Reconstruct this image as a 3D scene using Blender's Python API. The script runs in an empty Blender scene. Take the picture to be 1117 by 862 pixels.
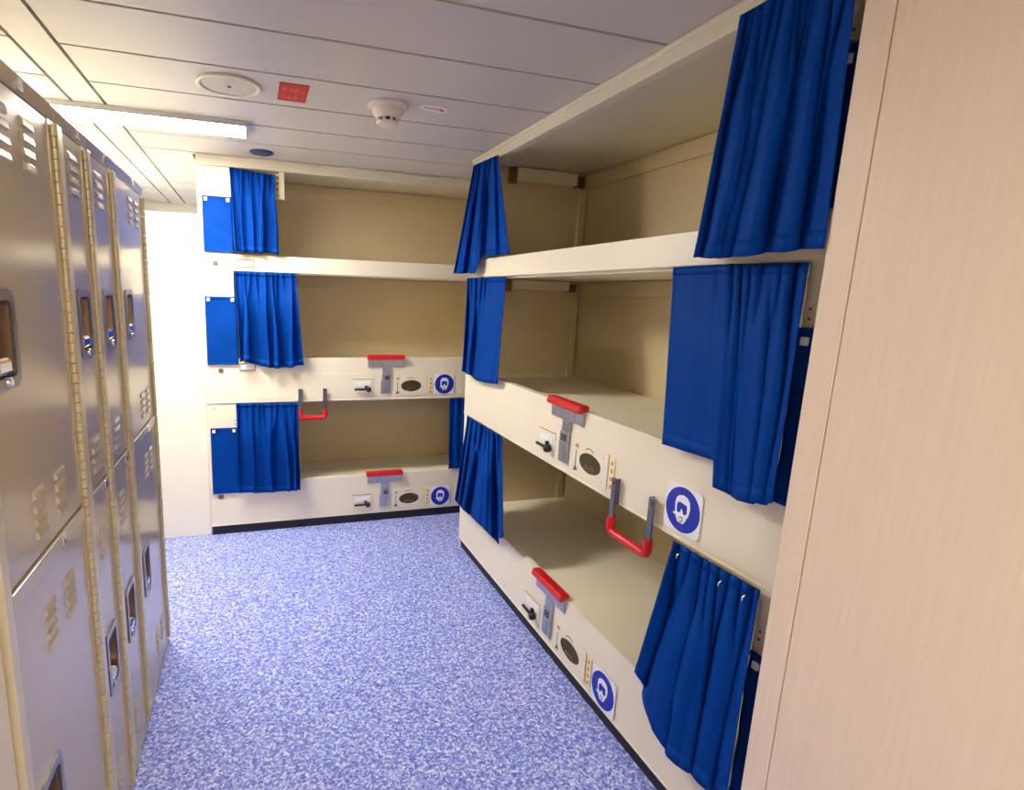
import bpy, bmesh, math, random
from mathutils import Vector, Matrix

SC = bpy.context.scene
COL = SC.collection
PI = math.pi

# ------------------------------------------------------------------ measurements (metres)
XR = 1.0833      # front face of the right bunk
YF = 3.2568      # front face of the far bunk
XL = -0.3672     # front face of the lockers
CZ = 1.41        # eye height
H = 2.084        # ceiling
# rail heights shared by both bunks
Z_KICK, Z_L1 = 0.056, 0.309
Z_M0, Z_M1 = 0.780, 1.031
Z_U0, Z_U1 = 1.505, 1.5915
Z_T0 = 2.030

# ------------------------------------------------------------------ materials
def new_mat(name):
    m = bpy.data.materials.new(name)
    m.use_nodes = True
    nt = m.node_tree
    return m, nt, nt.nodes['Principled BSDF']

def srgb(r, g, b):
    f = lambda c: (c / 255 / 12.92) if c / 255 <= 0.04045 else ((c / 255 + 0.055) / 1.055) ** 2.4
    return (f(r), f(g), f(b), 1.0)

def simple(name, col, rough=0.5, metal=0.0, var=0.04, scale=6.0, bump=0.0, bscale=200.0, coat=0.0, stretch=(1, 1, 1)):
    """principled colour with a slight procedural mottling and optional fine bump"""
    m, nt, b = new_mat(name)
    tc = nt.nodes.new('ShaderNodeTexCoord')
    mp = nt.nodes.new('ShaderNodeMapping')
    mp.inputs['Scale'].default_value = stretch
    nt.links.new(tc.outputs['Object'], mp.inputs['Vector'])
    n = nt.nodes.new('ShaderNodeTexNoise')
    n.inputs['Scale'].default_value = scale
    n.inputs['Detail'].default_value = 4
    nt.links.new(mp.outputs['Vector'], n.inputs['Vector'])
    r = nt.nodes.new('ShaderNodeValToRGB')
    r.color_ramp.elements[0].position = 0.3
    r.color_ramp.elements[1].position = 0.7
    r.color_ramp.elements[0].color = tuple(c * (1 - var) for c in col[:3]) + (1,)
    r.color_ramp.elements[1].color = tuple(min(1, c * (1 + var)) for c in col[:3]) + (1,)
    nt.links.new(n.outputs['Fac'], r.inputs['Fac'])
    nt.links.new(r.outputs['Color'], b.inputs['Base Color'])
    b.inputs['Roughness'].default_value = rough
    b.inputs['Metallic'].default_value = metal
    b.inputs['Coat Weight'].default_value = coat
    if bump:
        n2 = nt.nodes.new('ShaderNodeTexNoise')
        n2.inputs['Scale'].default_value = bscale
        nt.links.new(mp.outputs['Vector'], n2.inputs['Vector'])
        bp = nt.nodes.new('ShaderNodeBump')
        bp.inputs['Strength'].default_value = bump
        bp.inputs['Distance'].default_value = 0.002
        nt.links.new(n2.outputs['Fac'], bp.inputs['Height'])
        nt.links.new(bp.outputs['Normal'], b.inputs['Normal'])
    return m

M = {}
M['cream'] = simple('cream_paint', srgb(236, 226, 204), 0.38, var=0.015)
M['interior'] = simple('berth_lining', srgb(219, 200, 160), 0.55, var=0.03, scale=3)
M['deck'] = simple('berth_board', srgb(242, 232, 206), 0.6, var=0.02, scale=3)
M['white_wall'] = simple('white_panel', srgb(238, 231, 212), 0.5, var=0.01)
M['ceiling'] = simple('ceiling_plank', srgb(211, 205, 197), 0.42, var=0.012)
M['seam'] = simple('ceiling_seam', srgb(120, 110, 84), 0.8)
M['trim'] = simple('trim_paint', srgb(232, 224, 202), 0.4, var=0.02)
M['rubber'] = simple('dark_rubber', srgb(26, 28, 40), 0.6)
M['red'] = simple('red_grip', srgb(205, 18, 24), 0.38, var=0.03)
M['steel'] = simple('brushed_steel', (0.50, 0.51, 0.54, 1), 0.32, 0.9, var=0.1, scale=40, stretch=(1, 1, 0.1))
M['dark_steel'] = simple('dark_steel', (0.16, 0.17, 0.20, 1), 0.4, 0.8, var=0.08, scale=30)
M['chrome'] = simple('chrome', (0.75, 0.75, 0.76, 1), 0.12, 1.0, var=0.02)
M['rim_steel'] = simple('dull_rim_steel', (0.36, 0.34, 0.32, 1), 0.3, 0.85, var=0.08, scale=30)
M['frame_brown'] = simple('tan_frame', srgb(176, 150, 110), 0.5)
M['black'] = simple('black_metal', srgb(28, 25, 20), 0.45)
M['brown'] = simple('brown_recess_shade', srgb(70, 58, 26), 0.6, var=0.12, scale=20)  # dark tone stands in for the shade of a deeper recess
M['cup_inside'] = simple('bronze_cup', (0.24, 0.15, 0.085, 1), 0.28, 0.85, var=0.12, scale=20)
M['sign_blue'] = simple('sign_blue', srgb(12, 40, 175), 0.4, var=0.01)
M['sign_white'] = simple('sign_white', srgb(240, 241, 246), 0.4, var=0.01)
M['sign_red'] = simple('sign_red', srgb(200, 32, 26), 0.45, var=0.02)
M['sign_red_text'] = simple('sign_red_text', srgb(228, 92, 66), 0.5)
M['orange'] = simple('orange_ink', srgb(214, 140, 40), 0.5)
M['label_cream'] = simple('label_cream', srgb(244, 230, 190), 0.45)
M['grey'] = simple('grey_plastic', srgb(96, 95, 92), 0.5)
M['dark_blue'] = simple('dark_blue_plastic', srgb(52, 50, 110), 0.4)
M['detector'] = simple('detector_plastic', srgb(238, 222, 208), 0.4, var=0.01)
M['speaker'] = simple('speaker_mesh', srgb(206, 200, 186), 0.55, bump=0.3, bscale=600)
M['housing'] = simple('lamp_housing', srgb(190, 190, 192), 0.4)
M['hinge'] = simple('beige_hinge', srgb(222, 208, 166), 0.34, 0.35, var=0.06, scale=60)
M['jamb'] = simple('beige_jamb', srgb(226, 214, 178), 0.3, 0.3, var=0.03)

def locker_mat():
    m, nt, b = new_mat('satin_locker_metal')
    tc = nt.nodes.new('ShaderNodeTexCoord')
    n = nt.nodes.new('ShaderNodeTexNoise'); n.inputs['Scale'].default_value = 5.0; n.inputs['Detail'].default_value = 3
    nt.links.new(tc.outputs['Object'], n.inputs['Vector'])
    r = nt.nodes.new('ShaderNodeValToRGB')
    r.color_ramp.elements[0].color = (0.58, 0.50, 0.365, 1)
    r.color_ramp.elements[1].color = (0.64, 0.555, 0.405, 1)
    nt.links.new(n.outputs['Fac'], r.inputs['Fac'])
    nt.links.new(r.outputs['Color'], b.inputs['Base Color'])
    b.inputs['Metallic'].default_value = 0.2
    b.inputs['Roughness'].default_value = 0.17
    b.inputs['Specular IOR Level'].default_value = 0.4
    n2 = nt.nodes.new('ShaderNodeTexNoise'); n2.inputs['Scale'].default_value = 3.0
    nt.links.new(tc.outputs['Object'], n2.inputs['Vector'])
    bp = nt.nodes.new('ShaderNodeBump'); bp.inputs['Strength'].default_value = 0.06; bp.inputs['Distance'].default_value = 0.01
    nt.links.new(n2.outputs['Fac'], bp.inputs['Height'])
    nt.links.new(bp.outputs['Normal'], b.inputs['Normal'])
    return m
M['locker'] = locker_mat()

def curtain_mat():
    m, nt, b = new_mat('blue_curtain_cloth')
    tc = nt.nodes.new('ShaderNodeTexCoord')
    n = nt.nodes.new('ShaderNodeTexNoise'); n.inputs['Scale'].default_value = 9.0; n.inputs['Detail'].default_value = 5
    nt.links.new(tc.outputs['Object'], n.inputs['Vector'])
    r = nt.nodes.new('ShaderNodeValToRGB')
    r.color_ramp.elements[0].color = (0.0003, 0.035, 0.235, 1)
    r.color_ramp.elements[1].color = (0.0004, 0.050, 0.31, 1)
    nt.links.new(n.outputs['Fac'], r.inputs['Fac'])
    nt.links.new(r.outputs['Color'], b.inputs['Base Color'])
    b.inputs['Roughness'].default_value = 0.62
    b.inputs['Specular IOR Level'].default_value = 0.06
    w = nt.nodes.new('ShaderNodeTexNoise'); w.inputs['Scale'].default_value = 420.0
    nt.links.new(tc.outputs['Object'], w.inputs['Vector'])
    w2 = nt.nodes.new('ShaderNodeTexNoise'); w2.inputs['Scale'].default_value = 16.0; w2.inputs['Detail'].default_value = 3
    nt.links.new(tc.outputs['Object'], w2.inputs['Vector'])
    b1 = nt.nodes.new('ShaderNodeBump'); b1.inputs['Strength'].default_value = 0.15; b1.inputs['Distance'].default_value = 0.001
    b2 = nt.nodes.new('ShaderNodeBump'); b2.inputs['Strength'].default_value = 0.35; b2.inputs['Distance'].default_value = 0.006
    nt.links.new(w.outputs['Fac'], b1.inputs['Height'])
    nt.links.new(w2.outputs['Fac'], b2.inputs['Height'])
    nt.links.new(b1.outputs['Normal'], b2.inputs['Normal'])
    nt.links.new(b2.outputs['Normal'], b.inputs['Normal'])
    return m
M['curtain'] = curtain_mat()

def floor_mat():
    m, nt, b = new_mat('speckled_blue_vinyl')
    tc = nt.nodes.new('ShaderNodeTexCoord')
    v = nt.nodes.new('ShaderNodeTexVoronoi'); v.inputs['Scale'].default_value = 150.0
    v2 = nt.nodes.new('ShaderNodeTexNoise'); v2.inputs['Scale'].default_value = 75.0; v2.inputs['Detail'].default_value = 6; v2.inputs['Roughness'].default_value = 0.7
    for x in (v, v2):
        nt.links.new(tc.outputs['Object'], x.inputs['Vector'])
    sep = nt.nodes.new('ShaderNodeSeparateColor')
    nt.links.new(v.outputs['Color'], sep.inputs['Color'])
    add = nt.nodes.new('ShaderNodeMath'); add.operation = 'MULTIPLY_ADD'
    add.inputs[1].default_value = 0.55
    sc = nt.nodes.new('ShaderNodeMath'); sc.operation = 'MULTIPLY_ADD'; sc.inputs[1].default_value = 1.5; sc.inputs[2].default_value = -0.52
    nt.links.new(v2.outputs['Fac'], sc.inputs[0])
    nt.links.new(sep.outputs['Red'], add.inputs[0])
    nt.links.new(sc.outputs[0], add.inputs[2])
    r = nt.nodes.new('ShaderNodeValToRGB')
    e = r.color_ramp.elements
    e[0].position = 0.12; e[0].color = srgb(76, 94, 196)
    e[1].position = 0.92; e[1].color = srgb(236, 238, 252)
    x = e.new(0.38); x.color = srgb(118, 134, 222)
    x = e.new(0.60); x.color = srgb(162, 173, 238)
    x = e.new(0.74); x.color = srgb(208, 213, 250)
    nt.links.new(add.outputs[0], r.inputs['Fac'])
    nt.links.new(r.outputs['Color'], b.inputs['Base Color'])
    b.inputs['Roughness'].default_value = 0.55
    b.inputs['Specular IOR Level'].default_value = 0.3
    return m
M['floor'] = floor_mat()

def laminate_mat():
    m, nt, b = new_mat('pink_beige_laminate')
    tc = nt.nodes.new('ShaderNodeTexCoord')
    mp = nt.nodes.new('ShaderNodeMapping'); mp.inputs['Scale'].default_value = (1, 60, 2.2)
    nt.links.new(tc.outputs['Object'], mp.inputs['Vector'])
    n = nt.nodes.new('ShaderNodeTexNoise'); n.inputs['Scale'].default_value = 2.5; n.inputs['Detail'].default_value = 7; n.inputs['Roughness'].default_value = 0.6
    nt.links.new(mp.outputs['Vector'], n.inputs['Vector'])
    r = nt.nodes.new('ShaderNodeValToRGB')
    r.color_ramp.elements[0].position = 0.25; r.color_ramp.elements[0].color = srgb(226, 206, 185)
    r.color_ramp.elements[1].position = 0.75; r.color_ramp.elements[1].color = srgb(234, 215, 195)
    nt.links.new(n.outputs['Fac'], r.inputs['Fac'])
    nt.links.new(r.outputs['Color'], b.inputs['Base Color'])
    b.inputs['Roughness'].default_value = 0.42
    return m
M['laminate'] = laminate_mat()

def emit_mat(name, col, s):
    m, nt, b = new_mat(name)
    b.inputs['Base Color'].default_value = (0.9, 0.9, 0.9, 1)
    b.inputs['Emission Color'].default_value = col
    b.inputs['Emission Strength'].default_value = s
    m.cycles.emission_sampling = 'FRONT_BACK'
    return m
LAMP_FAR, FILL_NEAR = 66.0, 50.0
M['lamp_cool'] = emit_mat('lit_diffuser_cool', (1.0, 0.965, 0.90, 1), LAMP_FAR)
M['fill_passage'] = emit_mat('fill_diffuser_passage', (0.90, 0.95, 1.0, 1), 280.0)  # glow of the added, unseen passage lamp
M['fill_warm'] = emit_mat('fill_diffuser_warm', (1.0, 0.90, 0.75, 1), FILL_NEAR)  # glow of the added lamp behind the camera

# ------------------------------------------------------------------ mesh builder
class MB:
    def __init__(self):
        self.v, self.f, self.m, self.s = [], [], [], []
    def add(self, verts, faces, mi=0, smooth=False):
        o = len(self.v)
        self.v += [tuple(p) for p in verts]
        for f in faces:
            self.f.append([i + o for i in f]); self.m.append(mi); self.s.append(smooth)
        return self
    def box(self, x0, x1, y0, y1, z0, z1, mi=0):
        if x1 < x0: x0, x1 = x1, x0
        if y1 < y0: y0, y1 = y1, y0
        if z1 < z0: z0, z1 = z1, z0
        vs = [(x, y, z) for x in (x0, x1) for y in (y0, y1) for z in (z0, z1)]
        return self.add(vs, [(0, 1, 3, 2), (4, 6, 7, 5), (0, 4, 5, 1), (2, 3, 7, 6), (0, 2, 6, 4), (1, 5, 7, 3)], mi)
    def rbox(self, x0, x1, y0, y1, z0, z1, r, mi=0, seg=2):
        """box with rounded edges"""
        bm = bmesh.new()
        bmesh.ops.create_cube(bm, size=1.0)
        for v in bm.verts:
            v.co = Vector(((x0 + x1) / 2 + v.co.x * abs(x1 - x0), (y0 + y1) / 2 + v.co.y * abs(y1 - y0), (z0 + z1) / 2 + v.co.z * abs(z1 - z0)))
        r = min(r, 0.49 * min(abs(x1 - x0), abs(y1 - y0), abs(z1 - z0)))
        bmesh.ops.bevel(bm, geom=list(bm.edges), offset=r, segments=seg, affect='EDGES', profile=0.5)
        return self._take(bm, mi, False)
    def _take(self, bm, mi, smooth):
        bm.verts.index_update()
        self.add([v.co for v in bm.verts], [[v.index for v in f.verts] for f in bm.faces], mi, smooth)
        bm.free(); return self
    def prism(self, pts, axis, a0, a1, mi=0, smooth=False):
        """extrude a closed 2D outline along an axis (0=x: pts are (y,z); 1=y: (x,z); 2=z: (x,y))"""
        def P(p, a):
            return (a, p[0], p[1]) if axis == 0 else (p[0], a, p[1]) if axis == 1 else (p[0], p[1], a)
        n = len(pts)
        vs = [P(p, a) for a in (a0, a1) for p in pts]
        return self.add(vs, [list(range(n)), list(range(n, 2 * n))[::-1]] + [(i, i + n, (i + 1) % n + n, (i + 1) % n) for i in range(n)], mi, smooth)
    def lathe(self, prof, c, axis=2, seg=40, mi=0):
        """prof: list of (r, h) revolved about an axis through c"""
        vs, fs = [], []
        for (r, h) in prof:
            for k in range(seg):
                a = 2 * PI * k / seg
                p = (r * math.cos(a), r * math.sin(a))
                q = (p[0], p[1], h) if axis == 2 else (p[0], h, p[1]) if axis == 1 else (h, p[0], p[1])
                vs.append((c[0] + q[0], c[1] + q[1], c[2] + q[2]))
        for i in range(len(prof) - 1):
            for k in range(seg):
                a, b = i * seg + k, i * seg + (k + 1) % seg
                fs.append((a, b, b + seg, a + seg))
        self.add(vs, fs, mi, True)
        if prof[-1][0] > 1e-6: self.add(vs[-seg:], [list(range(seg))], mi)
        if prof[0][0] > 1e-6: self.add(vs[:seg], [list(range(seg))[::-1]], mi)
        return self
    def tube(self, path, r, seg=12, mi=0, flat=1.0):
        """round bar along a polyline"""
        path = [Vector(p) for p in path]
        rings = []
        for i, p in enumerate(path):
            a = path[max(i - 1, 0)]; b = path[min(i + 1, len(path) - 1)]
            t = (b - a).normalized()
            ref = Vector((0, 1, 0)) if abs(t.y) < 0.9 else Vector((1, 0, 0))
            u = t.cross(ref).normalized(); w = t.cross(u).normalized()
            rings.append([p + r * (math.cos(2 * PI * k / seg) * u + flat * math.sin(2 * PI * k / seg) * w) for k in range(seg)])
        vs = [q for ring in rings for q in ring]
        fs = [(i * seg + k, i * seg + (k + 1) % seg, (i + 1) * seg + (k + 1) % seg, (i + 1) * seg + k) for i in range(len(path) - 1) for k in range(seg)]
        self.add(vs, fs, mi, True)
        self.add(rings[0], [list(range(seg))[::-1]], mi); self.add(rings[-1], [list(range(seg))], mi)
        return self
    def build(self, name, mats, parent=None, bevel=0.0, label=None):
        me = bpy.data.meshes.new(name)
        me.from_pydata(self.v, [], self.f)
        for m in (mats if isinstance(mats, (list, tuple)) else [mats]):
            me.materials.append(M[m])
        me.polygons.foreach_set('material_index', self.m)
        me.polygons.foreach_set('use_smooth', self.s)
        bm = bmesh.new(); bm.from_mesh(me)
        bmesh.ops.recalc_face_normals(bm, faces=bm.faces)
        bm.to_mesh(me); bm.free()
        me.update()
        o = bpy.data.objects.new(name, me)
        COL.objects.link(o)
        if parent: o.parent = parent
        if bevel:
            b = o.modifiers.new('bevel', 'BEVEL'); b.width = bevel; b.segments = 2; b.limit_method = 'ANGLE'; b.angle_limit = 0.8
        if label: o['label'] = label
        return o

def tag(o, label, cat, group=None):
    o['label'] = label; o['category'] = cat
    if group: o['group'] = group
    return o

def empty(name, loc, rz=0.0):
    o = bpy.data.objects.new(name, None); COL.objects.link(o)
    o.empty_display_size = 0.1
    o.location = loc; o.rotation_euler = (0, 0, rz)
    return o

def struct(o):
    o['kind'] = 'structure'; return o

def rrect(cx, cz, w, h, r, n=5):
    pts = []
    for (sx, sz, a0) in ((1, 1, 0), (-1, 1, 90), (-1, -1, 180), (1, -1, 270)):
        for k in range(n + 1):
            a = math.radians(a0 + 90 * k / n)
            pts.append((cx + sx * (w / 2 - r) + r * math.cos(a), cz + sz * (h / 2 - r) + r * math.sin(a)))
    return pts

def ellipse(cx, cz, rx, rz, n=32):
    return [(cx + rx * math.cos(2 * PI * k / n), cz + rz * math.sin(2 * PI * k / n)) for k in range(n)]

def ring_prism(mb, outer, inner, axis, a0, a1, mi=0):
    """frame between two outlines with the same number of points"""
    def P(p, a):
        return (a, p[0], p[1]) if axis == 0 else (p[0], a, p[1]) if axis == 1 else (p[0], p[1], a)
    n = len(outer)
    vs = [P(p, a0) for p in outer] + [P(p, a0) for p in inner] + [P(p, a1) for p in outer] + [P(p, a1) for p in inner]
    fs = []
    for i in range(n):
        j = (i + 1) % n
        fs += [(i, j, n + j, n + i), (2 * n + i, 3 * n + i, 3 * n + j, 2 * n + j), (i, 2 * n + i, 2 * n + j, j), (n + i, n + j, 3 * n + j, 3 * n + i)]
    mb.add(vs, fs, mi)

# ------------------------------------------------------------------ the setting
XW0, XW1, YB, YE = -0.84, 1.86, -2.2, 5.25
mb = MB(); mb.box(XW0, XW1, YB, YE, -0.05, 0.0)
struct(mb.build('floor', 'floor'))

# ceiling of planks with dark seams
mb = MB()
g = 0.006
seams = [1.385 + 0.3085 * k for k in range(-12, 14)]
for a, b in zip(seams[:-1], seams[1:]):
    a2, b2 = max(a, YB), min(b, YE)
    if b2 - a2 < 0.02: continue
    xr = 1.115 if a2 < YF - 0.05 else -0.285      # beyond the far bunk's face only the passage goes on
    if a2 < YF < b2:
        mb.box(-0.52 + g, 1.115, a2 + g, YF + 0.03, H, H + 0.02)
        mb.box(-0.52 + g, -0.285, YF + 0.03, b2 - g, H, H + 0.02)
    else:
        mb.box(-0.52 + g, xr, a2 + g, b2 - g, H, H + 0.02)
    mb.box(XW0 + 0.002, -0.635 - g, a2 + g, b2 - g, H, H + 0.02)
mb.box(-0.635 + g, -0.52 - g, YB, YE, H, H + 0.02)
mb.box(1.117, XW1 - 0.002, 2.80, YF - 0.013, H, H + 0.02)
mb.box(XW0, 1.16, YB, YE, H + 0.021, H + 0.05, 1)
struct(mb.build('ceiling', ['ceiling', 'seam']))

struct(MB().box(XW0 - 0.05, XW0, YB, YE, 0, H + 0.05).build('wall_left', 'white_wall'))
struct(MB().box(XW0 - 0.05, XW1, YB - 0.05, YB, 0, H + 0.05).build('wall_back', 'white_wall'))
struct(MB().box(XW0 - 0.05, XW1, YE, YE + 0.05, 0, H + 0.05).build('wall_far', 'white_wall'))
struct(MB().box(XW1, XW1 + 0.05, YB - 0.05, YE + 0.05, 0, H + 0.05).build('wall_outer', 'white_wall'))
# cream side panel before the first locker
struct(MB().box(XW0 + 0.002, XL - 0.004, YB + 0.002, 0.893, 0, H - 0.002).build('wall_near', 'cream'))
# low white partition beside the far bunk
struct(MB().box(XW0 + 0.002, -0.2695, YF + 0.012, YF + 0.06, 0, 1.785).build('wall_partition', 'white_wall', bevel=0.004))
# wall in passage, alongside far bunk end
# laminate wall on the right, proud of the bunk front
WX = 1.003
mb = MB()
mb.box(WX, WX + 0.05, 0.7435, 0.796, 0, H - 0.001)
mb.box(WX + 0.001, WX + 0.05, YB + 0.002, 0.7415, 0, H - 0.001)
struct(mb.build('wall_right', 'laminate', bevel=0.002))
# bulkhead over the right bunk's near end, closing the ceiling above the laminate wall
struct(MB().box(WX + 0.052, XW1 - 0.002, 0.66, 0.70, 0, H + 0.04).build('wall_end', 'cream'))
struct(MB().box(1.162, XW1 - 0.002, YB, YE, H + 0.022, H + 0.05).build('ceiling_side', 'ceiling'))

# ------------------------------------------------------------------ bunks (local x along the bunk, +y into it, z up)
def gear(rail, u, zb):
    """latch, step backing, pull cup and hour strip set into a rail; u = centre of the step, zb = underside of the rail"""
    zc = zb + 0.081
    # latch plate with its raised frame line
    m = MB()
    m.box(u - 0.205, u - 0.075, -0.0018, 0, zc - 0.042, zc + 0.05, 0)
    m.box(u - 0.185, u - 0.090, -0.0045, -0.0018, zc - 0.002, zc + 0.028, 1)
    m.box(u - 0.20, u - 0.078, -0.0025, -0.0018, zc + 0.044, zc + 0.047, 2)
    m.build('latch_plate', ['cream', 'sign_white', 'grey'], rail).location.y = -0.0042
    m = MB()
    m.rbox(u - 0.19, u - 0.10, -0.022, -0.012, zc - 0.021, zc - 0.009, 0.003)
    m.lathe([(0.0, -0.030), (0.013, -0.028), (0.016, -0.018), (0.013, -0.0066)], (u - 0.104, 0, zc - 0.017), 1, 18)
    m.box(u - 0.125, u - 0.112, -0.016, -0.0066, zc - 0.012, zc + 0.008)
    m.build('latch_lever', 'black', rail, label='black latch lever').location.y = -0.0042
    # pull plate
    x0, x1 = u + 0.058, u + 0.262
    c = u + 0.162
    n = 32
    inner, outer = [], []
    for k in range(n):
        a = 2 * PI * k / n
        ca, sa = math.cos(a), math.sin(a)
        inner.append((c + 0.064 * math.copysign(abs(ca) ** 1.2, ca), zc + 0.035 * math.copysign(abs(sa) ** 0.85, sa)))
        q = min(0.075 / max(abs(ca), 1e-6), 0.046 / max(abs(sa), 1e-6))
        outer.append((c + q * ca, zc + q * sa))
    m = MB()
    ring_prism(m, outer, inner, 1, -0.0030, -0.0005)
    # surrounding plate: four strips round the cup's ring
    m.box(x0, c - 0.075, -0.003, 0, zc - 0.058, zc + 0.062)
    m.box(c + 0.075, x1, -0.003, 0, zc - 0.058, zc + 0.062)
    m.box(c - 0.075, c + 0.075, -0.003, 0, zc + 0.046, zc + 0.062)
    m.box(c - 0.075, c + 0.075, -0.003, 0, zc - 0.058, zc - 0.046)
    m.build('pull_plate', 'cream', rail).location.y = -0.0042
    m = MB()
    ins2 = [(c + (p[0] - c) * 0.82, zc + (p[1] - zc) * 0.8) for p in inner]
    def P(p, a): return (p[0], a, p[1])
    m.add([P(p, -0.0030) for p in inner] + [P(p, -0.0005) for p in ins2], [(i, (i + 1) % n, n + (i + 1) % n, n + i) for i in range(n)], 0, True)
    m.add([P(p, -0.0005) for p in ins2], [list(range(n))], 0)
    m.rbox(c - 0.03, c + 0.028, -0.003, -0.0006, zc - 0.024, zc - 0.010, 0.001, 1)
    m.build('pull_cup', ['brown', 'cup_inside'], rail, label='shallow finger pull, recess shade painted in dark brown').location.y = -0.0042  # cup is nearly flat; its dark colour supplies the shade of depth
    # small markings around the cup
    def mark(mm, name, mat):
        mm.build(name, mat, rail).location.y = -0.0042
    mark(MB().box(x0 + 0.012, x0 + 0.028, -0.0042, -0.0030, zc + 0.038, zc + 0.050), 'orange_mark', 'orange')
    mark(MB().prism([(x0 + 0.006, zc - 0.05), (x0 + 0.030, zc - 0.045), (x0 + 0.022, zc - 0.032), (x0 + 0.019, zc - 0.031), (x0 + 0.019, zc + 0.026), (x0 + 0.016, zc + 0.026), (x0 + 0.016, zc - 0.031), (x0 + 0.012, zc - 0.034)], 1, -0.0042, -0.0030), 'pointer_mark', 'grey')
    ang = [math.radians(a) for a in range(30, 151, 12)]
    arc = [(c - 0.005 + 0.026 * math.cos(a), zc + 0.035 + 0.018 * math.sin(a)) for a in ang] + [(c - 0.005 + 0.0235 * math.cos(a), zc + 0.033 + 0.017 * math.sin(a)) for a in ang[::-1]]
    mark(MB().prism(arc, 1, -0.0042, -0.0030), 'arc_mark', 'grey')
    # vertical strip with four orange dashes
    m = MB()
    sx = u + 0.286
    m.box(sx - 0.013, sx + 0.011, -0.003, 0, zc - 0.050, zc + 0.058, 0)
    for k in range(4):
        z = zc + 0.040 - 0.026 * k
        m.box(sx - 0.006, sx + 0.004, -0.0038, -0.003, z - 0.007, z + 0.006, 1)
    m.build('dash_label', ['label_cream', 'orange'], rail, label='cream strip with four orange dashes').location.y = -0.0042

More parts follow.
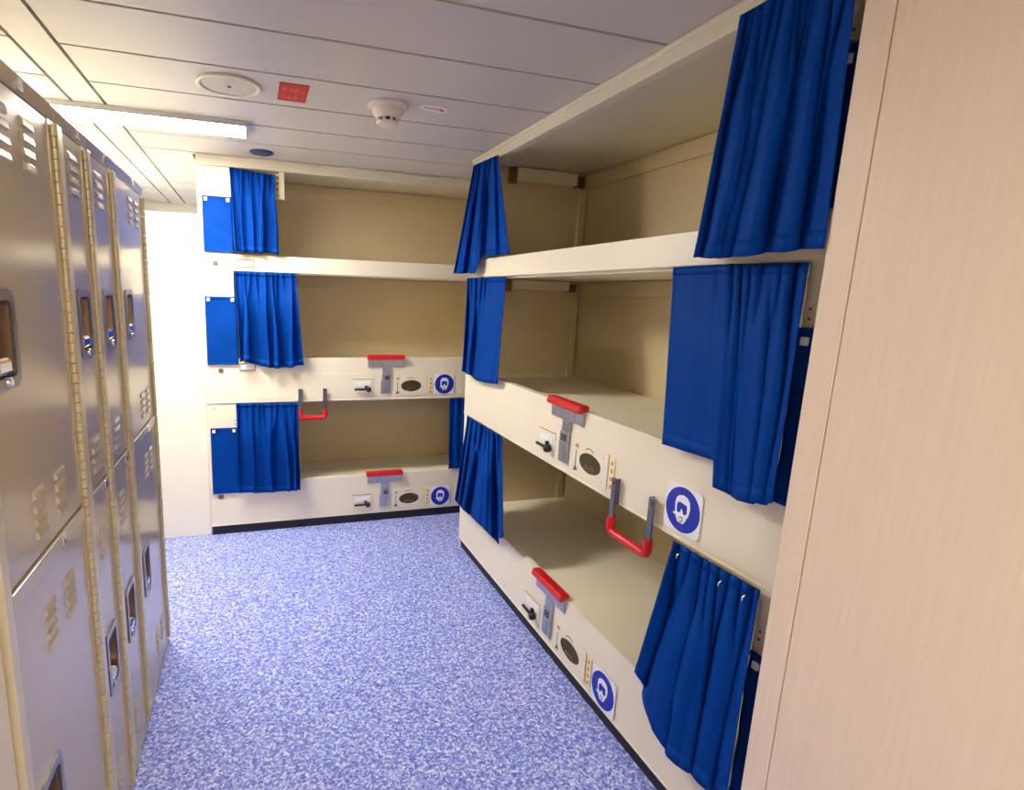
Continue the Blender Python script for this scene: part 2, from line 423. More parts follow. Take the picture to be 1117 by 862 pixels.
def bunk(root, L0, L1, depth, colL, colR, gears, holders):
    """three tiers of berths between two end panels; colL/colR widths of the front end columns"""
    zt = 2.062
    # back and end panels
    m = MB(); m.box(L0 + 0.03, L1 - 0.03, depth, depth + 0.025, 0, zt)
    # shallow moulding at the head of each berth's back wall
    for z in (zt, Z_U0, Z_M0):
        m.box(L0 + 0.032, L1 - 0.032, depth - 0.014, depth - 0.0005, z - 0.075, z - 0.002)
    m.build('back_panel', 'interior', root, bevel=0.003)
    for (a, b) in ((L0 + 0.005, L0 + 0.0299), (L1 - 0.0299, L1 - 0.005)):
        m = MB(); m.box(a, b, 0.032, depth + 0.025, 0, zt)
        for zz in (0.262, 0.985, 1.56):
            s = 1 if a < (L0 + L1) / 2 else -1
            x = b if s > 0 else a
            m.box(x, x + s * 0.018, depth - 0.050, depth - 0.016, zz, zz + (0.44 if zz < 1.5 else 0.42))     # corner post strip
        m.build('end_panel', 'interior', root, bevel=0.002)
    m = MB(); m.box(L0 + 0.005, L1 - 0.005, 0.03, depth + 0.025, zt + 0.0005, zt + 0.018)
    m.build('roof_panel', 'trim', root)
    # berth boards
    for z, t in ((0.26, 0.03), (0.983, 0.03), (1.548, 0.042)):
        m = MB(); m.rbox(L0 + 0.0305, L1 - 0.0305, 0.0315, depth - 0.0005, z - t, z, 0.006)
        m.build('berth_board', 'deck', root)
    # end columns
    for side, w in ((0, colL), (1, colR)):
        a, b = (L0, L0 + w) if side == 0 else (L1 - w, L1)
        m = MB(); m.box(a, b, 0.0005, 0.03, Z_KICK, Z_T0)
        col = m.build('end_column', 'cream', root, bevel=0.003)
        if w > 0.1:
            q = 1 if side == 0 else -1
            e = a if side == 0 else b
            for top, z0 in ((Z_T0, Z_U1 + 0.29), (Z_U0, Z_M1 + 0.335), (Z_M0, Z_L1 + 0.33)):
                for (dx, z) in ((0.04, top - 0.03), (0.148, z0 + 0.04), (0.148, z0 + 0.02)):
                    m = MB()
                    m.lathe([(0.0, -0.0016), (0.003, -0.0014), (0.0036, 0.0004)], (e + q * dx, 0, z), 1, 10)
                    m.build('screw', 'grey', col)
    # header below the ceiling
    m = MB(); m.box(L0, L1, -0.012, 0.028, Z_T0 + 0.0005, H - 0.001)
    m.box(L0, L1, -0.018, 0.0, H - 0.016, H - 0.001)
    m.build('header', 'trim', root, bevel=0.003)
    # kick plate
    m = MB(); m.box(L0 + 0.004, L1 - 0.004, 0.012, 0.03, 0.0, Z_KICK - 0.0005)
    m.build('kick_plate', 'rubber', root, label='black kick plate along the floor')
    # rails
    for name, z0, z1 in (('low', Z_KICK, Z_L1), ('mid', Z_M0, Z_M1), ('up', Z_U0, Z_U1)):
        m = MB()
        a, b = L0 + 0.001, L1 - 0.001
        m.box(a, b, -0.002, 0.0003, z0 + 0.004, z1)
        m.box(a + colL, b - colR, 0.0003, 0.03, z0 + 0.004, z1)
        m.box(a, b, -0.0045 if name != 'up' else -0.0025, 0.0003, z0, z0 + 0.007)                    # rolled lower lip
        if name == 'mid':
            m.box(a + 0.26, b, -0.0035, -0.0018, z0 + 0.014, z0 + 0.162)      # lower facing plate with a fine edge
        rail = m.build('rail', 'cream', root, bevel=0.002)
        if name in gears:
            gear(rail, gears[name], z0)
        for (hx, hz, lab) in holders:
            if z0 <= hz <= z1:
                r = MB()
                if lab:
                    ring_prism(r, rrect(hx, hz, 0.088, 0.044, 0.004), rrect(hx, hz, 0.078, 0.034, 0.003), 1, -0.007, -0.002, 1)
                    r.box(hx - 0.0375, hx + 0.0375, -0.0032, -0.002, hz - 0.0155, hz + 0.0155, 0)
                    r.build('name_holder', ['sign_white', 'frame_brown'], rail, label='blank white name card in a beige frame')
                else:
                    r.rbox(hx - 0.013, hx + 0.013, -0.008, -0.002, hz - 0.011, hz + 0.011, 0.002)
                    r.build('stud_plate', 'grey', rail, label='small square grey stud')
    # curtain rails
    for z in (Z_U0 - 0.020, Z_M0 - 0.020):
        m = MB(); m.box(L0 + colL, L1 - colR, 0.020, 0.0295, z + 0.011, z + 0.0235)
        m.build('curtain_track', 'trim', root)

# far bunk: root at the foot of its left end
far = empty('bunk_bed', (-0.268, YF, 0))
tag(far, 'cream three-tier bunk across the far end of the cabin', 'bunk bed')
FX = 0.268
fx = lambda x: x + FX
bunk(far, fx(-0.268), fx(1.70), 0.505, 0.165, 0.165, {'low': fx(0.745), 'mid': fx(0.742)},
     [(fx(-0.192), 1.541, 0), (fx(-0.04), 1.547, 1), (fx(-0.185), 0.965, 0), (fx(-0.045), 0.985, 1), (fx(-0.21), 0.234, 0)])
# cream notched strip hanging by the top curtain
m = MB()
m.box(fx(0.142), fx(0.170), 0.004, 0.014, 1.890, Z_T0)
for k in range(5):
    m.box(fx(0.128), fx(0.143), 0.004, 0.014, 1.892 + 0.029 * k, 1.903 + 0.029 * k)
m.build('notched_strip', 'label_cream', far, label='cream notched strip beside the top curtain')

# right bunk
right = empty('bunk_bed', (XR, 2.7974, 0), -PI / 2)
tag(right, 'cream three-tier bunk along the right side of the cabin', 'bunk bed')
RY = 2.7974
ry = lambda y: RY - y                       # world y -> local x
bunk(right, 0.0, ry(0.725), 0.637, 0.036, 0.165, {'low': ry(1.765), 'mid': ry(1.742)},
     [(ry(0.81), 1.548, 0)])
# reading lights on the far end panel of the right bunk
for (z0, z1) in ((1.995, 2.058), (1.452, 1.503), (0.727, 0.778)):
    m = MB()
    m.rbox(0.030, 0.075, 0.21, 0.55, z0, z1, 0.005, 0)
    m.box(0.0305, 0.06, 0.17, 0.209, z0 - 0.012, z1 - 0.002, 1)
    m.box(0.0305, 0.06, 0.551, 0.60, z0 - 0.004, z1 - 0.012, 1)
    m.build('reading_light', ['cream', 'cup_inside'], right, label='unlit cream reading light box')

# ------------------------------------------------------------------ soft goods
def smooth(t): return t * t * (3 - 2 * t)

def interp(pts, u):
    for p, q in zip(pts[:-1], pts[1:]):
        if u <= q[0]:
            t = (u - p[0]) / max(1e-9, q[0] - p[0])
            return [a + (b - a) * t for a, b in zip(p[1:], q[1:])]
    return list(pts[-1][1:])

def curtain(label, side, top, bot, folds, at, ab, seed, hooks=0, flatfrom=None, group=None):
    """top / bot: lists of (u, s, z, n): s = world x (far) or world y (right) measured on the rail's face, n = distance out of it"""
    rnd = random.Random(seed)
    NU, NV = folds * 16, 44
    # irregular fold spacing and depth; narrow gathers at the heading run together into broad folds below
    def series(n, lo, hi):
        w = [rnd.uniform(lo, hi) for _ in range(n)]
        tot = sum(w); cum = [0]
        for k in w: cum.append(cum[-1] + k / tot)
        return n, cum, [rnd.uniform(0.35, 1.0) for _ in range(n)], [rnd.uniform(-1, 1) for _ in range(n)]
    broad = series(folds, 0.4, 1.9)
    fine = series(int(folds * 1.8) + 1, 0.5, 1.5)
    lean = rnd.uniform(-0.05, 0.05)
    D = YF if side == 'far' else XR
    def wave(S, u, v):
        n, cum, amp, drift = S
        u = min(max(u, 0), 0.99999)
        k = 0
        while k < n - 1 and u > cum[k + 1]: k += 1
        t = (u - cum[k]) / (cum[k + 1] - cum[k])
        kk = min(k + 1, n - 1)
        a = amp[k] + (amp[kk] - amp[k]) * smooth(t)
        ph = 2 * PI * (k + t) + 1.3 * drift[k] * math.sin(PI * t)
        c = math.cos(ph)
        c = math.copysign(abs(c) ** 0.75, c)
        return a * c + 0.2 * a * math.sin(2 * ph + 2.5 * v + seed), -0.55 * a * math.sin(ph)
    def fold(u, v):
        uu = u + lean * v * math.sin(PI * u) + 0.012 * math.sin(5 * v + 9 * u + seed)
        b0, b1 = wave(broad, uu, v)
        f0, f1 = wave(fine, u, v)
        q = smooth(min(1.0, v * 2.4))
        return b0 * (0.25 + 0.75 * q) + f0 * (0.75 * (1 - q) + 0.10), b1 * q + f1 * (1 - q) * 0.6
    vs, fs = [], []
    for j in range(NV + 1):
        v = j / NV
        A = at + (ab - at) * smooth(min(1, v * 1.35))
        for i in range(NU + 1):
            u = i / NU
            s0, z0, n0 = interp(top, u)
            s1, z1, n1 = interp(bot, u)
            s = s0 + (s1 - s0) * v
            z = z0 + (z1 - z0) * v
            n = n0 + (n1 - n0) * smooth(min(1.0, v * 2.2))
            x, sx = fold(u, v)
            fl = 1.0
            if flatfrom:
                lo, hi = flatfrom
                fl = 0.10 if lo <= u <= hi else min(1.0, 0.10 + 6 * min(abs(u - lo), abs(u - hi)))
            edge = min(1.0, 10 * min(u, 1 - u) + 0.25)
            n += A * fl * x
            z -= 0.10 * A * fl * x * v ** 3
            k = (D - n) / D
            s = s * k + (1.55 * A * fl * edge * sx if 0 < i < NU else 0)
            z = CZ + (z - CZ) * k
            vs.append((s, YF - n, z) if side == 'far' else (XR - n, s, z))
    W = NU + 1
    for j in range(NV):
        for i in range(NU):
            fs.append((j * W + i, j * W + i + 1, (j + 1) * W + i + 1, (j + 1) * W + i))
    cx = sum(p[0] for p in vs) / len(vs); cy = sum(p[1] for p in vs) / len(vs); cz = min(p[2] for p in vs)
    root = empty('curtain', (cx, cy, cz))
    m = MB()
    m.add([(p[0] - cx, p[1] - cy, p[2] - cz) for p in vs], fs, 0, True)
    o = m.build('cloth', 'curtain', root)
    sm = o.modifiers.new('solidify', 'SOLIDIFY'); sm.thickness = 0.0022; sm.offset = 0
    # stitched hem along the foot and heading tape along the top are thicker bands of the same cloth
    for nm, j0, j1 in (('hem', NV - 3, NV), ('heading_tape', 0, 2)):
        h = MB()
        vv = [vs[j * W + i] for j in (j0, j1) for i in range(W)]
        h.add([(p[0] - cx, p[1] - cy, p[2] - cz) for p in vv], [(i, i + 1, W + i + 1, W + i) for i in range(W - 1)], 0, True)
        ho = h.build(nm, 'curtain', root)
        sm = ho.modifiers.new('solidify', 'SOLIDIFY'); sm.thickness = 0.0042; sm.offset = 0
    if hooks:
        for q in range(hooks):
            u = (q + 0.5) / hooks
            i = int(u * NU)
            p = vs[3 * W + i]
            h = MB()
            ax = (0, -0.008, 0) if side == 'far' else (-0.008, 0, 0)
            lx = (p[0] - cx + ax[0], p[1] - cy + ax[1], p[2] - cz)
            h.tube([(lx[0], lx[1], lx[2] - 0.004), (lx[0], lx[1], lx[2] + 0.004), (lx[0] - ax[0] * 0.9, lx[1] - ax[1] * 0.9, lx[2] + 0.009)], 0.002, 8)
            h.build('hook', 'chrome', root)
    tag(root, label, 'curtain', group)
    return root

# far bunk, left end
curtain('blue curtain gathered at the left end of the far bunk, top tier', 'far',
        [(0, -0.105, 2.030, 0.026), (1, 0.122, 2.010, 0.026)],
        [(0, -0.085, 1.606, 0.048), (1, 0.122, 1.602, 0.048)], 4, 0.016, 0.036, 3)
curtain('blue curtain gathered at the left end of the far bunk, middle tier', 'far',
        [(0, -0.095, 1.503, 0.012), (1, 0.222, 1.503, 0.012)],
        [(0, -0.080, 1.012, 0.045), (0.2, -0.03, 1.015, 0.045), (0.32, 0.02, 0.985, 0.045), (0.55, 0.10, 0.975, 0.045), (0.8, 0.18, 0.978, 0.045), (1, 0.262, 0.992, 0.045)],
        5, 0.014, 0.034, 8)
curtain('blue curtain gathered at the left end of the far bunk, bottom tier', 'far',
        [(0, -0.112, 0.777, 0.012), (1, 0.226, 0.772, 0.012)],
        [(0, -0.112, 0.250, 0.045), (0.4, 0.02, 0.238, 0.045), (1, 0.232, 0.240, 0.045)], 5, 0.014, 0.034, 12)
# far bunk, right end, seen past the right bunk's post
curtain('dark blue curtain at the right end of the far bunk, bottom tier', 'far',
        [(0, 1.158, 0.775, 0.010), (1, 1.50, 0.775, 0.010)],
        [(0, 1.170, 0.312, 0.012), (1, 1.50, 0.316, 0.012)], 6, 0.006, 0.008, 17)
# right bunk, far end
curtain('blue curtain hung at the far end of the right bunk, top tier', 'right',
        [(0, 2.815, 2.062, 0.036), (1, 2.515, 2.050, 0.036)],
        [(0, 3.06, 1.535, 0.075), (0.25, 2.93, 1.530, 0.060), (0.52, 2.74, 1.528, 0.040), (0.62, 2.66, 1.604, 0.022), (1, 2.33, 1.600, 0.016)],
        4, 0.012, 0.014, 21)
curtain('blue curtain hung at the far end of the right bunk, middle tier', 'right',
        [(0, 2.835, 1.503, 0.014), (1, 2.355, 1.500, 0.014)],
        [(0, 2.86, 1.005, 0.036), (0.3, 2.74, 1.000, 0.036), (0.5, 2.64, 0.985, 0.036), (0.75, 2.52, 0.992, 0.036), (1, 2.385, 1.008, 0.034)],
        4, 0.012, 0.022, 25, flatfrom=(0.62, 1.0))
curtain('blue curtain hung at the far end of the right bunk, bottom tier', 'right',
        [(0, 2.745, 0.776, 0.014), (1, 2.300, 0.776, 0.014)],
        [(0, 2.89, 0.246, 0.072), (0.3, 2.72, 0.242, 0.062), (0.6, 2.48, 0.258, 0.050), (0.85, 2.26, 0.250, 0.048), (1, 2.225, 0.315, 0.048)],
        4, 0.014, 0.036, 31)
# right bunk, near end
curtain('long blue curtain by the laminate wall, top tier of the right bunk', 'right',
        [(0, 1.155, 2.062, 0.050), (1, 0.885, 2.062, 0.050)],
        [(0, 1.215, 1.530, 0.058), (0.3, 1.12, 1.522, 0.058), (1, 0.865, 1.528, 0.056)], 5, 0.026, 0.046, 37)
curtain('wide blue curtain by the laminate wall, middle tier, partly spread flat', 'right',
        [(0, 1.284, 1.504, 0.016), (0.45, 1.09, 1.504, 0.016), (1, 0.893, 1.500, 0.016)],
        [(0, 1.252, 1.020, 0.034), (0.42, 1.062, 1.028, 0.036), (0.425, 1.06, 0.962, 0.038), (0.7, 0.97, 0.955, 0.050), (1, 0.893, 0.982, 0.052)],
        5, 0.014, 0.030, 44, flatfrom=(0.0, 0.33))
curtain('flared blue curtain by the laminate wall, bottom tier of the right bunk', 'right',
        [(0, 1.166, 0.768, 0.020), (1, 0.890, 0.772, 0.020)],
        [(0, 1.262, 0.300, 0.054), (0.16, 1.19, 0.240, 0.056), (0.30, 1.15, 0.178, 0.058), (0.45, 1.07, 0.150, 0.058), (0.62, 1.02, 0.185, 0.058), (0.75, 0.98, 0.172, 0.058), (1, 0.895, 0.205, 0.058)],
        4, 0.012, 0.036, 52, hooks=4)

def flap(label, side, s0, s1, z0, z1, seed):
    rnd = random.Random(seed)
    NU, NV = 14, 22
    s0, s1 = min(s0, s1), max(s0, s1)
    root = empty('fabric_flap', ((s0 + s1) / 2, YF, z0) if side == 'far' else (XR, (s0 + s1) / 2, z0))
    ph = [rnd.uniform(0, 6.28) for _ in range(4)]
    m = MB(); vs = []; fs = []
    w, h = s1 - s0, z1 - z0
    for j in range(NV + 1):
        for i in range(NU + 1):
            u, v = i / NU, j / NV
            n = 0.0095 + 0.0018 * math.sin(7 * u + 3 * v + ph[0]) + 0.0014 * math.sin(9 * v - 4 * u + ph[1]) + 0.001 * math.sin(22 * v + 6 * u + ph[2])
            s = -w / 2 + w * u; z = h * v
            vs.append((s, -n, z) if side == 'far' else (-n, s, z))
    for j in range(NV):
        for i in range(NU):
            a = j * (NU + 1) + i
            fs.append((a, a + 1, a + NU + 2, a + NU + 1))
    m.add(vs, fs, 0, True)
    o = m.build('cloth', 'curtain', root)
    sm = o.modifiers.new('solidify', 'SOLIDIFY'); sm.thickness = 0.002; sm.offset = 0
    for e in (0.006, h - 0.006):
        h2 = MB()
        if side == 'far': h2.rbox(-w / 2, w / 2, -0.0145, -0.006, e - 0.006, e + 0.006, 0.002)
        else: h2.rbox(-0.0145, -0.006, -w / 2, w / 2, e - 0.006, e + 0.006, 0.002)
        h2.build('hem', 'curtain', root)
    for t in (-w / 2 + 0.018, w / 2 - 0.020):
        k = MB()
        if side == 'far': k.rbox(t - 0.008, t + 0.008, -0.018, -0.010, h - 0.026, h - 0.008, 0.002)
        else: k.rbox(-0.018, -0.010, t - 0.008, t + 0.008, h - 0.036, h - 0.018, 0.002)
        k.build('snap', 'sign_white', root, label='small white snap')
    tag(root, label, 'curtain flap')

flap('flat bright blue cloth flap snapped to the left post of far bunk, top tier', 'far', -0.245, -0.098, 1.598, 1.880, 1)
flap('flat bright blue cloth flap snapped to the left post of far bunk, middle tier', 'far', -0.252, -0.092, 0.998, 1.366, 2)
flap('flat bright blue cloth flap snapped to the left post of far bunk, bottom tier', 'far', -0.252, -0.108, 0.255, 0.640, 3)
flap('flat blue cloth flap squeezed beside the laminate wall, top tier of right bunk', 'right', 0.745, 0.885, 1.600, 1.893, 4)
flap('flat blue cloth flap squeezed beside the laminate wall, middle tier of right bunk', 'right', 0.745, 0.884, 0.990, 1.368, 5)
flap('flat blue cloth flap squeezed beside the laminate wall, bottom tier of right bunk', 'right', 0.745, 0.880, 0.250, 0.630, 6)

# ------------------------------------------------------------------ fold-up steps, hanging steps, signs
def place(root_name, side, s, z):
    return empty(root_name, (s, YF, z), 0) if side == 'far' else empty(root_name, (XR, s, z), -PI / 2)

def folding_step(label, side, s, zr):
    """stowed step: red grip over the rail's edge on a steel T bracket; zr = top of the rail"""
    r = place('folding_step', side, s, zr)
    m = MB()
    m.rbox(-0.118, 0.112, -0.028, 0.012, 0.0008, 0.020, 0.007, 0, 3)
    m.rbox(-0.118, 0.112, -0.030, -0.010, -0.008, 0.010, 0.006, 0, 3)
    m.build('red_grip', 'red', r, label='red rubber tread grip')
    m = MB()
    m.rbox(-0.110, 0.110, -0.0095, -0.0065, -0.054, -0.0005, 0.001)
    for x in (-0.095, 0.0, 0.095):
        m.lathe([(0.004, -0.0115), (0.0042, -0.0095)], (x, 0, -0.042), 1, 10)
    m.build('bracket_plate', 'steel', r)
    m = MB()
    m.rbox(-0.022, 0.030, -0.012, -0.0065, -0.095, -0.0545, 0.0015, 0)
    m.rbox(-0.026, 0.028, -0.016, -0.0065, -0.135, -0.096, 0.002, 0)
    m.rbox(-0.010, 0.020, -0.021, -0.016, -0.128, -0.104, 0.002, 1)
    m.rbox(-0.032, 0.026, -0.014, -0.0065, -0.212, -0.136, 0.002, 0)
    m.rbox(-0.012, 0.010, -0.0165, -0.014, -0.20, -0.148, 0.0015, 0)
    m.build('stem', ['steel', 'dark_steel'], r)
    tag(r, label, 'bunk step', None)

folding_step('red-topped steel step folded up on the middle rail of the far bunk', 'far', 0.745, Z_M1)
folding_step('red-topped steel step folded up on the bottom rail of the far bunk', 'far', 0.748, Z_L1)
folding_step('red-topped steel step folded up on the middle rail of the right bunk', 'right', 1.745, Z_M1)
folding_step('red-topped steel step folded up on the bottom rail of the right bunk', 'right', 1.768, Z_L1)

def hanging_step(label, side, s, ztop, zbot, w):
    r = place('hanging_step', side, s, zbot)
    h = ztop - zbot
    for q in (-1, 1):
        m = MB()
        x = q * (w / 2 - 0.012)
        m.rbox(x - 0.011, x + 0.011, -0.024, -0.0185, 0.045, h, 0.0015)           # flat strap
        m.rbox(x - q * 0.011, x - q * 0.0075, -0.0245, -0.0065, h - 0.085, h, 0.001)   # folded flange onto the rail
        m.lathe([(0.0045, -0.0275), (0.005, -0.024)], (x, 0, h - 0.015), 1, 10)
        m.build('strap', 'dark_steel', r)
    m = MB()
    a = w / 2 - 0.012
    path = [(-a, -0.021, 0.062), (-a, -0.021, 0.03), (-a + 0.004, -0.021, 0.018), (-a + 0.015, -0.021, 0.013),
            (a - 0.015, -0.021, 0.013), (a - 0.004, -0.021, 0.018), (a, -0.021, 0.03), (a, -0.021, 0.062)]
    m.tube(path, 0.0135, 14)
    m.build('red_grip', 'red', r, label='red rubber tread of the hanging step')
    tag(r, label, 'bunk step')

hanging_step('U-shaped step with red bar hanging from the middle rail of the far bunk', 'far', 0.310, 0.857, 0.672, 0.165)
hanging_step('U-shaped step with red bar hanging from the middle rail of the right bunk', 'right', 1.330, 0.866, 0.678, 0.20)

def mask_sign(label, side, s, z):
    r = place('mask_sign', side, s, z)
    r.location += Vector((0, -0.0046, 0)) if side == 'far' else Vector((-0.0046, 0, 0))
    m = MB()
    def poly(pts, d, mi):
        m.prism(pts, 1, -0.0022 - d, -0.0022 - d - 0.0007, mi)
    m.prism(rrect(0, 0, 0.130, 0.130, 0.016), 1, -0.0005, -0.0029, 0)
    poly(ellipse(0, 0, 0.0615, 0.0615, 48), 0.0008, 1)
    # white hood and face outline
    hood = [(-0.024, -0.012), (-0.027, 0.012), (-0.024, 0.028), (-0.015, 0.037), (0.0, 0.041), (0.015, 0.037), (0.024, 0.028), (0.028, 0.010), (0.023, -0.012), (0.014, -0.026), (0, -0.030), (-0.014, -0.026)]
    poly(hood, 0.0016, 0)
    poly([(-0.018, -0.006), (-0.019, 0.012), (-0.012, 0.020), (0.004, 0.018), (0.016, 0.016), (0.018, -0.004), (0.010, -0.014), (-0.010, -0.014)], 0.0024, 1)
    # nose and respirator
    poly([(0, 0.004), (0.007, -0.010), (-0.007, -0.010)], 0.0032, 0)
    poly([(-0.016, -0.010), (0.016, -0.010), (0.019, -0.022), (0.010, -0.036), (-0.010, -0.036), (-0.019, -0.022)], 0.0032, 0)
    poly(ellipse(0.0, -0.026, 0.0075, 0.0075, 20), 0.0040, 1)
    poly(ellipse(0.0, -0.026, 0.0050, 0.0050, 20), 0.0048, 0)
    poly([(-0.030, -0.013), (-0.016, -0.012), (-0.018, -0.020), (-0.028, -0.019)], 0.0032, 0)
    m.build('sign_plate', ['sign_white', 'sign_blue'], r)
    tag(r, label, 'safety sign')

mask_sign('round blue respirator mask sign on the middle rail of the far bunk', 'far', 1.117, 0.868)
mask_sign('round blue respirator mask sign on the bottom rail of the far bunk', 'far', 1.116, 0.136)
mask_sign('round blue respirator mask sign on the middle rail of the right bunk', 'right', 1.141, 0.868)
mask_sign('round blue respirator mask sign on the bottom rail of the right bunk', 'right', 1.393, 0.132)

# ------------------------------------------------------------------ lockers (local: x out of the front, y along, z up)
def locker(label, y0, y1, jamb, hinge, hy0, hy1, louvres):
    """one two-door locker between y0 and y1 (world); jamb/hinge = widths of the strips at its near and far edges"""
    r = empty('locker', (XL, (y0 + y1) / 2, 0))
    yc = (y0 + y1) / 2
    a, b = y0 - yc + 0.0008, y1 - yc - 0.0008
    TOP, BACK = 1.748, -0.455
    m = MB()
    m.box(BACK, -0.052, a, b, 0, TOP - 0.001)                          # carcass
    m.box(-0.052, -0.016, a, a + 0.012, 0, TOP - 0.001)
    m.box(-0.052, -0.016, b - 0.012, b, 0, TOP - 0.001)
    m.box(-0.052, 0.002, a, b, 0, 0.026)
    m.box(-0.052, 0.005, a + jamb, b - hinge, 0.911, 0.939)
    m.prism([(-0.052, 1.718), (-0.001, 1.718), (0.006, 1.744), (0.0, TOP), (-0.052, TOP)], 1, a, b)
    m.build('carcass', 'locker', r, bevel=0.0015)
    m = MB(); m.box(-0.016, 0.006, a, a + jamb - 0.004, 0.027, 1.7175)
    m.build('jamb', 'jamb', r, bevel=0.002)
    m = MB()                                                            # piano hinge
    m.box(-0.016, 0.0, b - hinge + 0.004, b, 0.027, 1.7175)
    z = 0.03
    hr = min(0.007, hinge * 0.22)
    while z < 1.70:
        m.lathe([(hr, z), (hr, z + 0.0195)], (0.004, b - hinge * 0.55, 0), 2, 10)
        z += 0.021
    m.build('piano_hinge', 'hinge', r)
    # latch tabs on the top and middle bands
    for z in (1.731, 0.925):
        m = MB()
        t0 = a + jamb + (b - a) * 0.52
        m.rbox(0.0, 0.007, t0, t0 + 0.016, z - 0.011, z + 0.011, 0.002)
        m.build('latch_tab', 'chrome', r)
    d0, d1 = a + jamb + 0.001, b - hinge - 0.001
    for (z0, z1, hz0, hz1, lv) in ((0.944, 1.7135, 1.254, 1.392, (1.595, 0.972)), (0.029, 0.906, 0.405, 0.560, (0.757, 0.095))):
        m = MB()
        h0, h1 = hy0 - yc, hy1 - yc
        X0, X1 = -0.016, 0.0
        for (p, q, s, t) in ((d0, h0, z0, z1), (h1, d1, z0, z1), (h0, h1, hz1, z1), (h0, h1, z0, hz0)):
            if q > p: m.box(X0, X1, p, q, s, t)
        m.box(-0.001, 0.0016, d0, d0 + 0.006, z0, z1); m.box(-0.001, 0.0016, d1 - 0.004, d1, z0, z1)   # folded edges
        # louvres: rows of pressed hoods, lip downwards
        for zl in lv:
            for (la, lb) in louvres:
                p, q = la - yc, lb - yc
                for k in range(4):
                    zb = zl + 0.0235 * k
                    e = 0.004
                    vs = [(0.0, p, zb + 0.0185), (0.0, q, zb + 0.0185), (0.0035, q - e, zb + 0.0135), (0.0035, p + e, zb + 0.0135),
                          (0.0052, q - e, zb + 0.004), (0.0052, p + e, zb + 0.004), (0.0, q, zb + 0.002), (0.0, p, zb + 0.002)]
                    m.add(vs, [(0, 1, 2, 3), (3, 2, 4, 5), (5, 4, 6, 7), (0, 3, 5, 7), (1, 6, 4, 2)], 0)
        door = m.build('door', 'locker', r)
        # recessed handle: chrome rim, bronze cup, lever tongue
        c, zc = (h0 + h1) / 2, (hz0 + hz1) / 2
        w, h = h1 - h0, hz1 - hz0
        m = MB()
        o1, i1 = rrect(c, zc, w + 0.012, h + 0.014, 0.018), rrect(c, zc, w - 0.016, h - 0.020, 0.012)
        ring_prism(m, o1, i1, 0, -0.002, 0.005)
        m.build('handle_rim', 'rim_steel', door)
        m = MB()
        i2 = rrect(c, zc, w - 0.030, h - 0.034, 0.010); n = len(i1)
        m.add([(0.0, p[0], p[1]) for p in i1] + [(-0.032, p[0], p[1]) for p in i2], [(i, (i + 1) % n, n + (i + 1) % n, n + i) for i in range(n)], 0, True)
        m.add([(-0.032, p[0], p[1]) for p in i2], [list(range(n))], 0)
        m.build('handle_cup', 'cup_inside', door, label='bronze-coloured recessed handle cup')
        m = MB()
        m.rbox(-0.030, 0.004, c - w * 0.28, c + w * 0.28, hz0 + 0.014, hz0 + 0.040, 0.006)
        m.lathe([(0.007, -0.006), (0.008, 0.008), (0.005, 0.010)], (0, c, hz0 + 0.004), 0, 12)
        m.build('handle_catch', 'chrome', door)
    tag(r, label, 'locker')

locker('wide steel locker nearest the camera at the left edge', 0.898, 1.345, 0.030, 0.036, 0.950, 1.045, [(1.052, 1.106), (1.162, 1.218)])
locker('narrow steel locker next to the nearest wide locker', 1.345, 1.557, 0.034, 0.030, 1.398, 1.488, [(1.418, 1.478)])
locker('narrow steel locker next to the farthest wide locker', 1.557, 1.806, 0.030, 0.036, 1.622, 1.715, [(1.630, 1.690)])
locker('wide steel locker farthest from the camera, facing the white partition gap', 1.806, 2.262, 0.032, 0.036, 1.878, 1.970, [(2.012, 2.066), (2.105, 2.160)])

# ------------------------------------------------------------------ ceiling fittings
def ceiling_lamp(label, cx, cy, lx, ly, mat):
    r = empty('ceiling_lamp', (cx, cy, H))
    m = MB()
    m.box(-lx / 2, lx / 2, -ly / 2, ly / 2, -0.006, -0.0005)
    for q in (-1, 1):
        m.box(q * lx / 2, q * (lx / 2 - 0.012), -ly / 2, ly / 2, -0.024, -0.006)
        m.box(-lx / 2 + 0.012, lx / 2 - 0.012, q * ly / 2, q * (ly / 2 - 0.004), -0.022, -0.006)
    m.build('housing', 'housing', r)
    m = MB()
    m.box(-lx / 2 + 0.0125, lx / 2 - 0.0125, -ly / 2 + 0.0045, ly / 2 - 0.0045, -0.0225, -0.0065)
    m.build('diffuser', mat, r)
    tag(r, label, 'ceiling light')
ceiling_lamp('lit white fluorescent ceiling light reaching over the lockers', -0.405, 2.665, 0.80, 0.19, 'lamp_cool')
ceiling_lamp('unseen ceiling light added to brighten the near part of the cabin', 0.30, -0.75, 0.9, 0.16, 'fill_warm')  # added fill behind the camera, lifts and warms the near cabin

ceiling_lamp('unseen ceiling light added to brighten the passage behind the white partition', -0.785, 3.95, 0.09, 0.85, 'fill_passage')  # added fill kept out of sight, brightens the passage and its ceiling

# round loudspeaker
r = empty('ceiling_speaker', (-0.062, 2.158, H))
m = MB()
m.lathe([(0.104, -0.0005), (0.106, -0.006), (0.100, -0.010), (0.090, -0.008), (0.088, -0.004)], (0, 0, 0), 2, 48)
m.build('rim', 'trim', r)
m = MB(); m.lathe([(0.0879, -0.0045), (0.06, -0.006), (0.012, -0.0066), (0.0, -0.0066)], (0, 0, 0), 2, 48)
m.build('grille', 'speaker', r)
m = MB(); m.lathe([(0.0, -0.010), (0.005, -0.0095), (0.006, -0.0068)], (0.0, 0.0, 0), 2, 12)
m.build('centre_screw', 'grey', r)
tag(r, 'round cream loudspeaker grille flush in the ceiling', 'speaker')

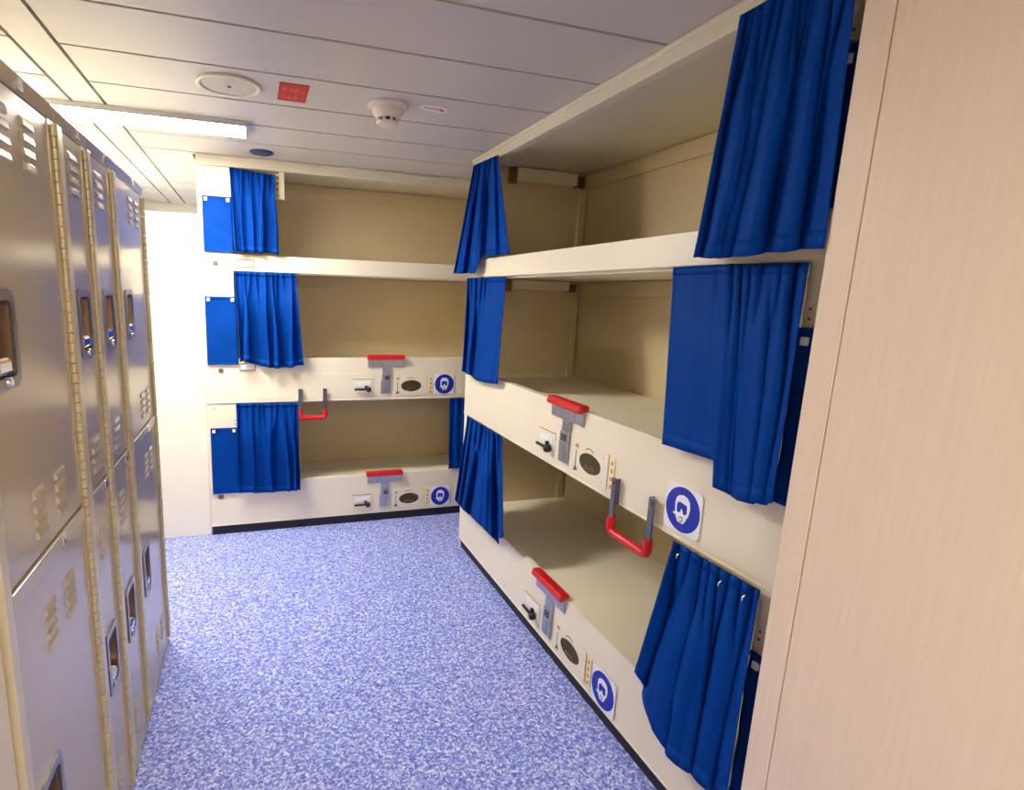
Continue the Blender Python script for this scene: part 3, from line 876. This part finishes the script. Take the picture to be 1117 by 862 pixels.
# red notice with lighter lettering
m = MB()
m.box(-0.049, 0.049, -0.088, 0.088, -0.003, -0.0003, 0)
rnd = random.Random(5)
for row, y in enumerate((0.045, -0.035)):
    for c in range(4):
        x = -0.037 + 0.0205 * c
        for (a, b, p, q) in rnd.sample([(0, .004, 0, .05), (.009, .013, 0, .05), (0, .013, .046, .05), (0, .013, 0, .004), (0, .013, .023, .027), (0.0045, .0085, .01, .04)], 4):
            m.box(x + a, x + b, y - 0.025 + p, y - 0.025 + q, -0.0036, -0.003, 1)
o = m.build('notice_plate', ['sign_red', 'sign_red_text'])
o.location = (0.147, 2.153, H)
tag(o, 'red rectangular notice with light lettering on the ceiling', 'sign')

# smoke detector
r = empty('smoke_detector', (0.482, 2.150, H))
m = MB(); m.lathe([(0.072, -0.0005), (0.074, -0.010), (0.066, -0.016), (0.058, -0.017)], (0, 0, 0), 2, 40)
m.build('base', 'detector', r)
m = MB(); m.lathe([(0.057, -0.0172), (0.055, -0.030), (0.045, -0.044), (0.040, -0.047)], (0, 0, 0), 2, 40)
m.build('body', 'detector', r)
m = MB()
m.lathe([(0.030, -0.0472), (0.030, -0.058)], (0, 0, 0), 2, 32)
m.build('chamber', 'black', r, label='dark sensing slots')
m = MB()
for k in range(8):
    a = 2 * PI * k / 8 + 0.2
    m.rbox(0.035 * math.cos(a) - 0.005, 0.035 * math.cos(a) + 0.005, 0.035 * math.sin(a) - 0.005, 0.035 * math.sin(a) + 0.005, -0.0585, -0.0475, 0.001)
m.lathe([(0.040, -0.0587), (0.041, -0.063), (0.036, -0.068), (0.0, -0.070)], (0, 0, 0), 2, 36)
m.build('cap', 'detector', r)
tag(r, 'cream smoke detector hanging from the ceiling', 'smoke detector')

# arrow sticker beside the detector
m = MB()
m.prism(ellipse(0, 0, 0.058, 0.034, 32), 2, -0.0015, -0.0003, 0)
m.prism([(-0.040, -0.003), (0.018, -0.003), (0.018, -0.012), (0.044, 0.004), (0.030, 0.016), (0.026, 0.004), (-0.040, 0.003)], 2, -0.0021, -0.0015, 1)
o = m.build('arrow_sticker', ['sign_white', 'sign_red'])
o.location = (0.652, 2.122, H); o.rotation_euler = (0, 0, 0.05)
tag(o, 'white oval sticker with a red arrow beside the smoke detector', 'sticker')

# small round fitting near the far bunk
r = empty('round_vent', (0.054, 3.085, H))
m = MB(); m.lathe([(0.058, -0.0005), (0.058, -0.006), (0.048, -0.010), (0.040, -0.006)], (0, 0, 0), 2, 36)
m.build('rim', 'dark_blue', r)
m = MB(); m.lathe([(0.0399, -0.003), (0.030, -0.008), (0.0, -0.009)], (0, 0, 0), 2, 36)
m.build('cover', 'grey', r)
tag(r, 'small round dark blue ceiling fitting above the far bunk', 'ceiling fitting')

# ------------------------------------------------------------------ camera
f, yaw, pitch, roll, px, py = 609.0164, 0.3058, 0.1877, 0.0319, -89.6506, 6.5409
def ray(X, Y):
    c, s = math.cos(roll), math.sin(roll)
    X, Y = c * X + s * Y, -s * X + c * Y
    xr, uu = X / f, -Y / f
    c, s = math.cos(pitch), math.sin(pitch)
    yr = c + s * uu; z = -s + c * uu
    c, s = math.cos(yaw), math.sin(yaw)
    return Vector((c * xr + s * yr, -s * xr + c * yr, z))
fw = ray(0, 0); rt = (ray(f, 0) - fw).normalized(); up = (ray(0, -f) - fw).normalized(); fw.normalize()
cam = bpy.data.cameras.new('camera'); co = bpy.data.objects.new('camera', cam); COL.objects.link(co)
mat = Matrix((rt, up, -fw)).transposed().to_4x4()
mat.translation = Vector((0, 0, CZ))
co.matrix_world = mat
cam.sensor_fit = 'HORIZONTAL'; cam.sensor_width = 36.0
cam.lens = f / 1117 * 36.0
cam.shift_x = -px / 1117; cam.shift_y = py / 1117
cam.clip_start = 0.02
SC.camera = co

# ------------------------------------------------------------------ world and view
w = bpy.data.worlds.new('world'); SC.world = w; w.use_nodes = True
w.node_tree.nodes['Background'].inputs['Color'].default_value = (0.5, 0.5, 0.5, 1)
w.node_tree.nodes['Background'].inputs['Strength'].default_value = 0.05
SC.view_settings.view_transform = 'Standard'
SC.view_settings.look = 'None'
SC.view_settings.gamma = 1.0
SC.view_settings.use_curve_mapping = False
SC.view_settings.exposure = 0.55
